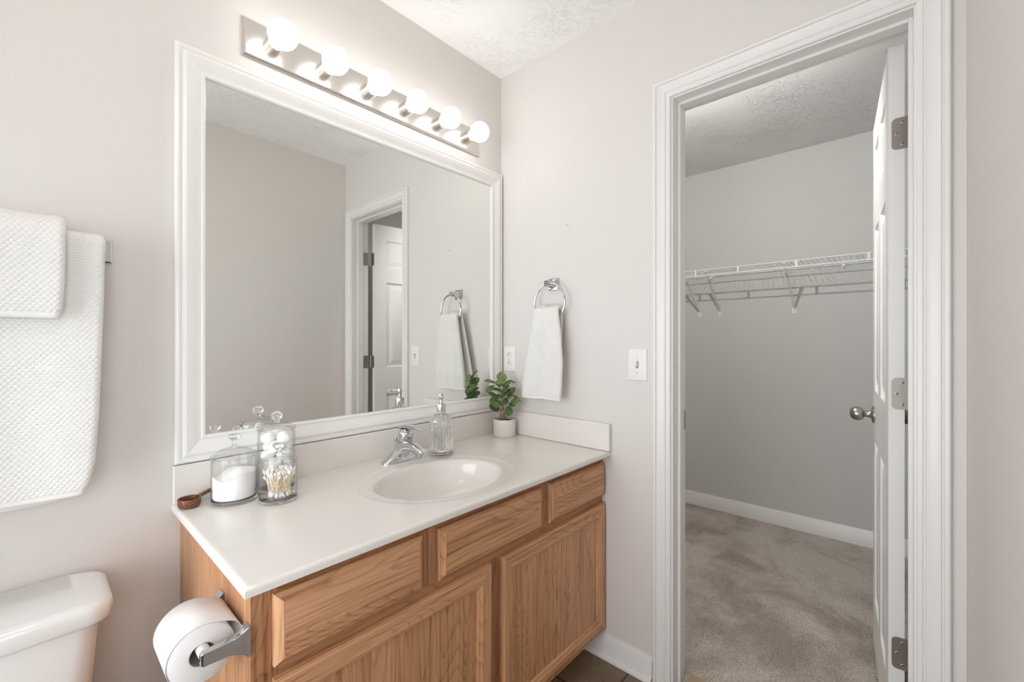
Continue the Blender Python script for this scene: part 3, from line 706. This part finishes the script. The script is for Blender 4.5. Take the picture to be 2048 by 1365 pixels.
def bar():
    root=thing('towel_bar',(-1.69,0,BZ),'chrome towel bar on the wall above the toilet','towel bar')
    for xc in (-1.397,-1.985):
        m2=MB()
        def R(hx,hz,y): return [(xc-hx,-y,BZ-hz),(xc+hx,-y,BZ-hz),(xc+hx,-y,BZ+hz),(xc-hx,-y,BZ+hz)]
        m2.loft([R(.028,.0275,.0005),R(.028,.0275,.005),R(.025,.0245,.0075),R(.016,.0165,.009),R(.0125,.013,.02),R(.0115,.0125,.055),R(.0115,.0125,.074),R(.009,.010,.0755)])
        obj('wall_post',m2,M_chrome,root,smooth=25,bevel=.0008)
    obj('bar',MB().tube([(-1.985,-BD,BZ),(-1.397,-BD,BZ)],.0078,16),M_chrome,root)
bar()
W1=lambda a,d,z:(a,-d,z)
def lerp(x,pts):
    for i in range(len(pts)-1):
        if x<=pts[i+1][0]:
            t=(x-pts[i][0])/(pts[i+1][0]-pts[i][0]); return pts[i][1]+(pts[i+1][1]-pts[i][1])*t
    return pts[-1][1]
def e_big(s,L):
    r=lerp(s,[(0,-1.424),(.03,-1.412),(.07,-1.4045),(.18,-1.398),(.40,-1.391),(.56,-1.3875),(.62,-1.3875),(.75,-1.40),(1.0,-1.43),(1.2,-1.458)]); return (-1.80,r)
cloth('bath_towel',over(.086,.853,BD,BZ,.0165,.043,.838),e_big,W1,.0165,.0021,.0022,'large white waffle-weave bath towel hanging from the towel bar','towel',
      ripple=lambda a,s,L,u:.004*sin((a+1.42)*26+1.2)*min(1,abs(L*.5-s)*2.2),hem=.014,wav=.0024)
def e_small(s,L):
    r=lerp(s,[(0,-1.461),(.02,-1.455),(.08,-1.452),(.25,-1.4495),(.6,-1.452)]); return (-1.74,r)
cloth('hand_towel',over(.113,1.237,BD,BZ,.0435,.020,1.26),e_small,W1,.0185,.0021,.0022,'small white waffle-weave hand towel folded over the bath towel','towel',
      ripple=lambda a,s,L,u:.0015*sin((a+1.45)*30),hem=.013,wav=.0024)

# towel ring + hand towel
RC=Vector((-.047,-.324,1.352)); RR=.078
r=thing('towel_ring',(0,-.314,1.432),'chrome towel ring on the wall beside the mirror','towel ring')
def R(hy,hz,x,dy=0): return [(x,-.314-hy+dy,1.432-hz),(x,-.314+hy+dy,1.432-hz),(x,-.314+hy+dy,1.432+hz),(x,-.314-hy+dy,1.432+hz)]
obj('wall_post',MB().loft([R(.0275,.0255,-.0003),R(.0275,.0255,-.005),R(.025,.023,-.0075),R(.0155,.015,-.010),R(.0125,.0125,-.022),R(.0115,.012,-.050),R(.0115,.012,-.056),R(.0095,.010,-.0575)]),M_chrome,r,smooth=25,bevel=.0006)
obj('ring',MB().torus(RC,RR,.0048,(0,1,0),(0,0,1)),M_chrome,r,smooth=180)
W2=lambda a,d,z:(-d,a,z)
def e_ring(s,L):
    lo=lerp(s,[(0,-.399),(.05,-.405),(.16,-.410),(.28,-.397),(.345,-.385),(.375,-.381),(.41,-.380),(.5,-.372),(.7,-.355)])
    hi=lerp(s,[(0,-.190),(.06,-.194),(.16,-.213),(.28,-.238),(.345,-.2505),(.375,-.254),(.41,-.25),(.5,-.225),(.7,-.178)])
    return (lo,hi)
def rip(a,s,L,u):
    k=min(1,abs(.375-s)/.20); return (.0085*sin((u)*2*pi*1.5+.6)+.004*sin(u*2*pi*3.2+1))*(.30+.70*k)+.016*(1-(2*u-1)**2)*(1-k)*.3
cloth('hand_towel',over(.066,.945,.047,1.3105,.0135,.030,1.02),e_ring,W2,.013,.0014,.0014,'white waffle-weave hand towel hanging through the chrome towel ring','towel',ripple=rip,hem=.014,wav=.0026,rnd=.008,pa=.0092,ps=.0058)

# ------------------------------------------------------------------ toilet
def rrect(x0_,x1_,y0_,y1_,r,z,n=8):
    out=[]
    for cx,cy,a in ((x1_-r,y1_-r,0),(x0_+r,y1_-r,pi/2),(x0_+r,y0_+r,pi),(x1_-r,y0_+r,3*pi/2)):
        out+=[(cx+r*cos(a+pi/2*k/n),cy+r*sin(a+pi/2*k/n),z) for k in range(n+1)]
    return out
def toilet():
    cx=-1.612
    root=thing('toilet',(cx,-.3,FL),'white porcelain toilet beside the vanity under the bath towel','toilet')
    lid=MB(); x0_,x1_=cx-.226,cx+.226; yb,yf=-.014,-.212
    zt=.661
    prof=[(.012,zt-.046,.03),(.004,zt-.046,.036),(.0,zt-.040,.038),(-.003,zt-.018,.042),(-.001,zt-.009,.044),(.006,zt-.0025,.044),(.016,zt,.04),(.05,zt+.0015,.02)]
    lid.loft([rrect(x0_+t,x1_-t,yf+t,yb-min(t,.01),rr,z) for t,z,rr in prof])
    obj('tank_lid',lid,M_porc,root,smooth=60)
    tk=MB(); 
    tk.loft([rrect(cx-hw,cx+hw,y_,-.02,rr,z) for hw,y_,rr,z in ((.165,-.17,.05,.31),(.185,-.182,.045,.34),(.196,-.19,.04,.45),(.206,-.196,.035,.59),(.209,-.198,.035,.617))])
    obj('tank',tk,M_porc,root,smooth=60)
    lv=MB().lathe([(0,0),(.012,0),(.012,.01),(0,.012)],(cx-.14,-.197,.56),(0,-1,0),n=20).tube([(cx-.14,-.212,.56),(cx-.07,-.216,.553)],[.006,.005],10)
    obj('flush_lever',lv,M_chrome,root)
    def egg(z,sx,y0_,y1_,n=40):
        out=[]
        for k in range(n):
            a=2*pi*k/n; c=(y0_+y1_)/2; hl=(y1_-y0_)/2
            out.append((cx+sx*cos(a)*(1-.12*(-sin(a))),c+hl*sin(a),z))
        return out
    b=MB().loft([egg(FL,.115,-.56,-.14),egg(FL+.05,.105,-.54,-.14),egg(.12,.10,-.53,-.15),egg(.22,.135,-.60,-.16),egg(.30,.175,-.68,-.18),egg(.345,.185,-.71,-.19),egg(.355,.18,-.705,-.20)])
    b.loft([rrect(cx-.12,cx+.12,-.26,-.03,.03,z) for z in (.18,.30)])
    obj('bowl',b,M_porc,root,smooth=60)
    obj('seat',MB().loft([egg(.357,.185,-.712,-.215),egg(.372,.187,-.715,-.215)]),M_porc,root,smooth=60,bevel=.004)
    obj('seat_lid',MB().loft([egg(.373,.184,-.71,-.215),egg(.388,.186,-.712,-.215),egg(.392,.16,-.68,-.23)]),M_porc,root,smooth=60,bevel=.003)
toilet()

# ------------------------------------------------------------------ toilet paper holder and roll
HX=CX0; HZ=.651
def tp():
    root=thing('toilet_paper_holder',(HX,-.463,HZ),'chrome toilet paper holder on the oak side of the vanity','paper holder')
    for yc in (-.541,-.385):
        m2=MB()
        def R(d,hz,hy,dz=0): return [(HX-d,yc-hy,HZ-hz+dz),(HX-d,yc+hy,HZ-hz+dz),(HX-d,yc+hy,HZ+hz+dz),(HX-d,yc-hy,HZ+hz+dz)]
        m2.loft([R(.0003,.0265,.0125),R(.004,.0265,.0125),R(.007,.0235,.0115),R(.013,.0185,.0095),R(.022,.0145,.008),R(.032,.0125,.0072),R(.050,.0115,.0068),R(.070,.0112,.0065),R(.0735,.0085,.0045)])
        obj('post',m2,M_chrome,root,smooth=22,bevel=.0007)
    obj('spindle',MB().tube([(HX-.064,-.5345,HZ+.001),(HX-.064,-.391,HZ+.001)],.0098,20),mat('grey_plastic',(.62,.61,.60),.4),root)
    c=Vector((HX-.064,0,HZ-.0085)); ya,yb=-.514,-.408
    roll=thing('toilet_paper_roll',(c.x,-.46,c.z),'white toilet paper roll with loose end on the chrome holder','toilet paper')
    Rr,ri=.0505,.0198; n=72
    mb=MB().lathe([(ri,0),(Rr-.002,0),(Rr,.002),(Rr,yb-ya-.002),(Rr-.002,yb-ya),(ri,yb-ya),(ri,0)],(c.x,ya,c.z),(0,1,0),n=n)
    obj('paper',mb,M_paper,roll,smooth=50)
    obj('core',MB().lathe([(ri-.0012,.0005),(ri,.0005),(ri,yb-ya-.0005),(ri-.0012,yb-ya-.0005),(ri-.0012,.0005)],(c.x,ya,c.z),(0,1,0),n=48),M_card,roll,smooth=50)
    # loose outer sheet: lies on the roll, lifts off on the cabinet side
    A=[]; m=90
    for k in range(m+1):
        th=radians(210)-radians(232)*k/m       # from the far side over the top to the cabinet side
        lift=.0006+.0125*math.exp(-((math.degrees(th)-22)/26)**2)
        if math.degrees(th)<0: lift=max(.0006,lift)
        A.append((c.x+(Rr+lift)*cos(th),c.z+(Rr+lift)*sin(th)))
    vs=[];fs=[]
    for y in (ya+.0,yb):
        vs+=[(x,y,z) for x,z in A]
    fs=[(k,k+1,m+2+k,m+1+k) for k in range(m)]
    o=obj('loose_sheet',MB().add(vs,fs),M_paper,roll,smooth=180); so=o.modifiers.new('thick','SOLIDIFY'); so.thickness=.0005; so.offset=1
tp()

# ------------------------------------------------------------------ counter-top things
def shell(outer,inner): return outer+inner[::-1]
# A: bath salts jar
def jar(root,c,R,ztop,base,rim,lid,knob,wall=.0022):
    x,y=c; z=CTZ
    out=[(0,.0003),(R-.004,.0003),(R-.001,.0025),(R,.006),(R,ztop-.004),(R+rim,ztop-.0015),(R+rim,ztop)]
    inn=[(0,base),(R-wall-.006,base),(R-wall-.0015,base+.003),(R-wall,base+.008),(R-wall,ztop-.002),(R-wall+.0005,ztop)]
    out=[q for q in out if q[1]>=base-.004 or q[1]==.006]; inn=[q for q in inn if q[0]>R*.9]
    obj('glass_body',MB().lathe([(R,base-.001),(R,ztop-.004)]+out[-2:]+inn[::-1][:-1]+[(R-wall,base)],(x,y,z),n=64),M_thin,root,smooth=40)
    obj('glass_base',MB().lathe([(0,.0003),(R-.004,.0003),(R-.001,.0022),(R,.005),(R,base-.0015),(R-.001,base-.001),(0,base-.0012)],(x,y,z),n=64),M_glass,root,smooth=40)
    L=obj('glass_lid',MB().lathe(lid,(x,y,z),n=64),M_thin,root,smooth=40)
    obj('lid_knob',MB().lathe(knob,(x,y,z),n=40),M_glass,L,smooth=50)
JA,JB,JC=(-1.137,-.096),(-1.0565,-.180),(-1.0265,-.0815)
ra=thing('glass_jar',(*JA,CTZ),'clear lidded glass jar of white bath salts next to the wooden scoop','jar',group='lidded glass jars')
zt=.118
jar(ra,JA,.0525,zt,.011,.0015,[(0,zt+.0135),(.046,zt+.0022),(.049,zt-.010),(.047,zt-.010),(.0445,zt-.0005),(.0535,zt+.0006),(.0545,zt+.002),(.0535,zt+.004),(.030,zt+.0185),(.012,zt+.0235),(0,zt+.0245)],
    [(0,zt+.0247),(.0065,zt+.0247),(.0045,zt+.032),(.005,zt+.041),(.0115,zt+.0455),(.0145,zt+.050),(.0145,zt+.054),(.0125,zt+.0575),(0,zt+.0585)])
mb=MB(); n=56; rr=.0492; rings=[]
def salt_top(x,y): return CTZ+.075+.006*sin(x*70+.6)+.10*x+.004*cos(y*80)
for f,zz in ((.86,.0115),(.97,.0125),(1,.017),(1,None),(.85,None),(.6,None),(.3,None),(.05,None)):
    ring=[]
    for k in range(n):
        a=2*pi*k/n; x,y=rr*f*cos(a),rr*f*sin(a); ring.append((JA[0]+x,JA[1]+y,CTZ+zz if zz else salt_top(x,y)))
    rings.append(ring)
mb.loft(rings); tag(obj('bath_salts',mb,M_salt,smooth=50),'white bath salts heaped in the glass jar by the scoop','bath salts',kind='stuff')
rb=thing('glass_jar',(*JB,CTZ),'clear lidded glass jar holding wooden cotton swabs','jar',group='lidded glass jars')
zt=.105
jar(rb,JB,.0462,zt,.010,.001,[(0,zt+.009),(.038,zt+.0015),(.0425,zt-.009),(.0405,zt-.009),(.037,zt-.001),(.0472,zt+.0006),(.0482,zt+.002),(.047,zt+.004),(.030,zt+.011),(.014,zt+.0165),(0,zt+.0175)],
    [(0,zt+.0177),(.008,zt+.0177),(.0055,zt+.024),(.007,zt+.031),(.0125,zt+.036),(.0145,zt+.041),(.0135,zt+.0455),(0,zt+.047)])
sw=None
for k in range(64):
    q=random.random(); a=random.uniform(0,2*pi); r0=.030*sqrt(random.random()); b=a+random.gauss(0,1.1); r1=.041*random.random()**.3
    A=Vector((r0*cos(a),r0*sin(a),.0125)); B=Vector((r1*cos(b),r1*sin(b),.0)); h=.074**2-((A-B).x**2+(A-B).y**2); B.z=.0125+sqrt(max(h,.002))
    dirv=(B-A).normalized()
    if sw is None:
        m2=MB().tube([(0,0,.004),(0,0,.070)],.00105,6,mi=0)
        for z_,s_ in ((0,1),(.074,-1)): m2.lathe([(0,0),(.0016,.0012*s_),(.0024,.0045*s_),(.0021,.0085*s_),(.0011,.0125*s_)],(0,0,z_),n=8,mi=1)
        sw=obj('cotton_swab',m2,[M_stick,M_cotton],loc=(0,0,0),smooth=60); o=sw
    else: o=sw.copy(); COL.objects.link(o)
    o.rotation_mode='QUATERNION'; o.rotation_quaternion=Vector((0,0,1)).rotation_difference(dirv)
    o.location=Vector((JB[0],JB[1],CTZ))+A
    tag(o,'wooden cotton swab standing inside the lidded glass jar','cotton swab','cotton swabs in the glass jar')
rc=thing('glass_jar',(*JC,CTZ),'clear lidded glass jar of cotton balls with a round knob','jar',group='lidded glass jars')
zt=.172
jar(rc,JC,.0478,zt,.010,.0012,[(0,zt+.012),(.040,zt+.003),(.0435,zt-.010),(.0415,zt-.010),(.038,zt-.001),(.0492,zt+.0006),(.0505,zt+.0025),(.0490,zt+.0055),(.034,zt+.013),(.016,zt+.0185),(0,zt+.0195)],
    [(0,zt+.0197),(.0075,zt+.0197),(.006,zt+.0235)]+[(.0145*sin(t),zt+.0375-.0145*cos(t)) for t in [.45+(pi-.45)*k/14 for k in range(15)]])
cb=None
def lump(r):
    m=MB().ball((0,0,0),r,20,12); v=[]
    for p in m.v:
        q=Vector(p); f=1+.10*sin(q.x*190+1)*sin(q.y*170)+.08*sin(q.z*230+2); v.append(tuple(q*f))
    m.v=v; return m
pos=[]
for lev in range(6):
    for k in range(3):
        a=2*pi*k/3+lev*1.05; r_=.0235; pos.append((r_*cos(a),r_*sin(a),.0285+lev*.0240))
for k,(x,y,z) in enumerate(pos):
    if cb is None: cb=obj('cotton_ball',lump(.0178),M_cotton,loc=(0,0,0),smooth=180); o=cb
    else: o=cb.copy(); COL.objects.link(o)
    o.location=(JC[0]+x,JC[1]+y,CTZ+z); o.rotation_euler=(k*1.3,k*.7,k*2.1)
    tag(o,'white cotton ball inside the tall lidded jar','cotton ball','cotton balls in the jar')

# scoop
r=thing('wooden_scoop',(-1.229,-.066,CTZ),'small dark walnut scoop on the counter corner by the salts jar','scoop')
o_=[(0,.001),(.018,.001),(.0225,.003),(.0245,.008),(.0252,.022),(.0248,.0235),(.0225,.0235),(.022,.021),(.0205,.010),(.015,.0065),(0,.006)]
obj('scoop_bowl',MB().lathe(o_,(-1.229,-.066,CTZ),n=40),M_walnut,r,smooth=45)
hd=Vector((.80,.60,0)).normalized(); hp=Vector((-1.229,-.066,CTZ)); sd=Vector((-hd.y,hd.x,0)); rings=[]
for t,hw,hh,z in ((.0235,.010,.006,.0165),(.030,.0065,.0055,.0175),(.042,.0055,.005,.019),(.060,.006,.0045,.0205),(.072,.0062,.004,.0215)):
    rings.append([hp+hd*t+sd*hw*cos(2*pi*k/14)+Vector((0,0,z+hh*sin(2*pi*k/14))) for k in range(14)])
obj('scoop_handle',MB().loft(rings),M_walnut,r,smooth=60)

# soap dispenser
SP=(-.474,-.141)
r=thing('soap_dispenser',(*SP,CTZ),'clear ribbed glass soap dispenser with chrome pump beside the faucet','soap dispenser')
R_=.0425
fl=lambda h:1.0
out=[(0,.0003),(R_-.003,.0003),(R_-.0005,.003),(R_,.006),(R_,.040),(R_,.085),(R_,.122),(R_-.0015,.130),(R_-.0045,.137),(R_-.0095,.1435),(R_-.0165,.149),(R_-.0225,.153),(R_-.0260,.157),(R_-.0265,.161),(R_-.0265,.166)]
inn=[(0,.012),(R_-.012,.012),(R_-.0055,.015),(R_-.0045,.020),(R_-.0045,.122),(R_-.006,.130),(R_-.009,.1365),(R_-.014,.1425),(R_-.021,.1475),(R_-.0265,.152),(R_-.030,.157),(R_-.030,.161),(R_-.030,.166)]
obj('glass_bottle',MB().lathe(shell(out,inn),(*SP,CTZ),n=288,flute=(44,.0020,.004,.150,fl)),M_glass,r,smooth=80)
obj('liquid_soap',MB().lathe([(0,.0122),(R_-.0125,.0122),(R_-.0062,.0155),(R_-.0050,.0205),(R_-.0050,.100),(0,.100)],(*SP,CTZ),n=96),M_liq,r,smooth=40)
obj('dip_tube',MB().tube([(*SP,CTZ+.018),(*SP,CTZ+.165)],.0030,10),M_plate,r)
obj('pump_collar',MB().lathe([(0,.163),(.0168,.163),(.0172,.165),(.0172,.188),(.0165,.190),(.0085,.191),(.0085,.194),(0,.194)],(*SP,CTZ),n=40),M_chrome,r,smooth=40)
pm=MB().lathe([(0,.190),(.0052,.190),(.0052,.206),(.0075,.207),(.0085,.209),(.0085,.226),(.0075,.2285),(0,.229)],(*SP,CTZ),n=28)
nd=Vector((-.626,-.78,0)); c0=Vector((*SP,CTZ+.221)); pm.tube([c0,c0+nd*.028,c0+nd*.043,c0+nd*.0475+Vector((0,0,-.005))],[.0052,.0046,.0042,.0038],14)
obj('pump_head',pm,M_chrome,r,smooth=40)

# potted plant
PP=(-.080,-.098)
r=thing('potted_plant',(*PP,CTZ),'small round-leaved green plant in a pale ceramic pot in the counter corner','plant')
obj('pot',MB().lathe([(0,.002),(.040,.002),(.041,.0),(.0435,.0),(.047,.003),(.0495,.008),(.0495,.076),(.0487,.0775),(.0468,.0775),(.046,.076),(.046,.065),(0,.065)],(*PP,CTZ),n=56),M_pot,r,smooth=40)
sl=MB().lathe([(0,.0685),(.02,.070),(.035,.068),(.0455,.0665),(.0455,.0655),(0,.0655)],(*PP,CTZ),n=40)
obj('soil',sl,M_soil,r)
Fw=Vector((cos(YAW),sin(YAW),0)); Rt=Vector((sin(YAW),-cos(YAW),0))
# leaves: (sideways, up, towards the wall, length, width, facing yaw, pitch, roll)
LV=[(-.014,.264,-.012,.054,.046,10,55,0),(-.018,.248,-.032,.046,.040,-40,40,15),(-.068,.245,-.020,.048,.034,55,30,70),(-.012,.226,-.004,.050,.036,60,25,20),
    (.014,.234,.000,.048,.040,-50,45,-30),(.038,.242,-.012,.044,.032,75,14,-75),(-.062,.212,-.018,.054,.044,-45,40,35),(-.034,.210,-.038,.050,.032,40,22,60),
    (.030,.200,-.022,.050,.042,-30,55,-25),(-.020,.198,-.002,.040,.032,60,35,10),(.002,.188,-.038,.054,.034,-50,40,-40),(-.052,.184,-.028,.052,.040,45,35,10),
    (-.050,.164,-.012,.044,.036,-40,50,20),(-.042,.150,-.048,.058,.042,35,45,40),(-.046,.132,-.038,.060,.042,15,32,20),(.046,.176,-.006,.042,.026,65,22,-50),
    (.050,.158,-.028,.054,.038,-45,50,-70),(.034,.144,-.030,.040,.028,30,30,-60),(.018,.118,-.040,.046,.038,20,65,-15),(-.030,.176,-.018,.040,.034,-50,45,30),
    (.008,.212,-.022,.044,.036,-60,45,10),(-.028,.150,-.004,.042,.034,65,40,0),(.020,.172,.004,.042,.034,-60,35,-20),(-.036,.232,-.014,.042,.036,70,45,15),(.004,.158,-.030,.036,.030,-20,50,30)]
def leaf(c,ln,wd,yaw,pitch,roll):
    Nn=(-Fw*cos(radians(yaw))+Rt*sin(radians(yaw)))*cos(radians(90-pitch))+Vector((0,0,1))*sin(radians(90-pitch)); Nn.normalize()
    up=(Vector((0,0,1))-Nn*Nn.z); up=up.normalized() if up.length>.05 else -Fw
    sd=up.cross(Nn); cr,sr=cos(radians(roll)),sin(radians(roll)); u=up*cr-sd*sr; v=sd*cr+up*sr
    vs=[];fs=[]; nl,nw=10,6
    for i in range(nl+1):
        t=i/nl; wv=wd/2*(sin(pi*t**.85)**.62) if 0<t<1 else .0005
        for k in range(nw+1):
            q=2*k/nw-1; x=(t-.5)*ln+ (.0 if abs(q)<.3 else 0); cup=.10*wd*q*q*(1 if True else 0)-.18*ln*(t-.4)**2
            vs.append(c+u*x+v*wv*q+Nn*cup)
    for i in range(nl):
        for k in range(nw): a=i*(nw+1)+k; fs.append((a,a+1,a+nw+2,a+nw+1))
    return MB().add(vs,fs), c-u*ln*.48
for sdw,up_,tw,ln,wd,ya_,pi_,ro in LV:
    c=Vector((*PP,CTZ))+Rt*sdw+Fw*tw+Vector((0,0,up_))
    m2,bs=leaf(c,ln,wd,ya_,pi_,ro)
    o=obj('leaf',m2,M_leaf,r,smooth=180,recalc=False); so=o.modifiers.new('thick','SOLIDIFY'); so.thickness=.0007
    st=Vector((PP[0]+random.uniform(-.016,.016),PP[1]+random.uniform(-.016,.016),CTZ+.067)); md=st.lerp(bs,.55)+Vector((0,0,.018))-(Rt*sdw*.12)
    pts=[(1-t)**2*st+2*t*(1-t)*md+t*t*bs for t in [k/9 for k in range(10)]]
    obj('stem',MB().tube(pts,[.0011-.0005*k/9 for k in range(10)],6),M_stem,r,smooth=180)
bpy.context.view_layer.update()
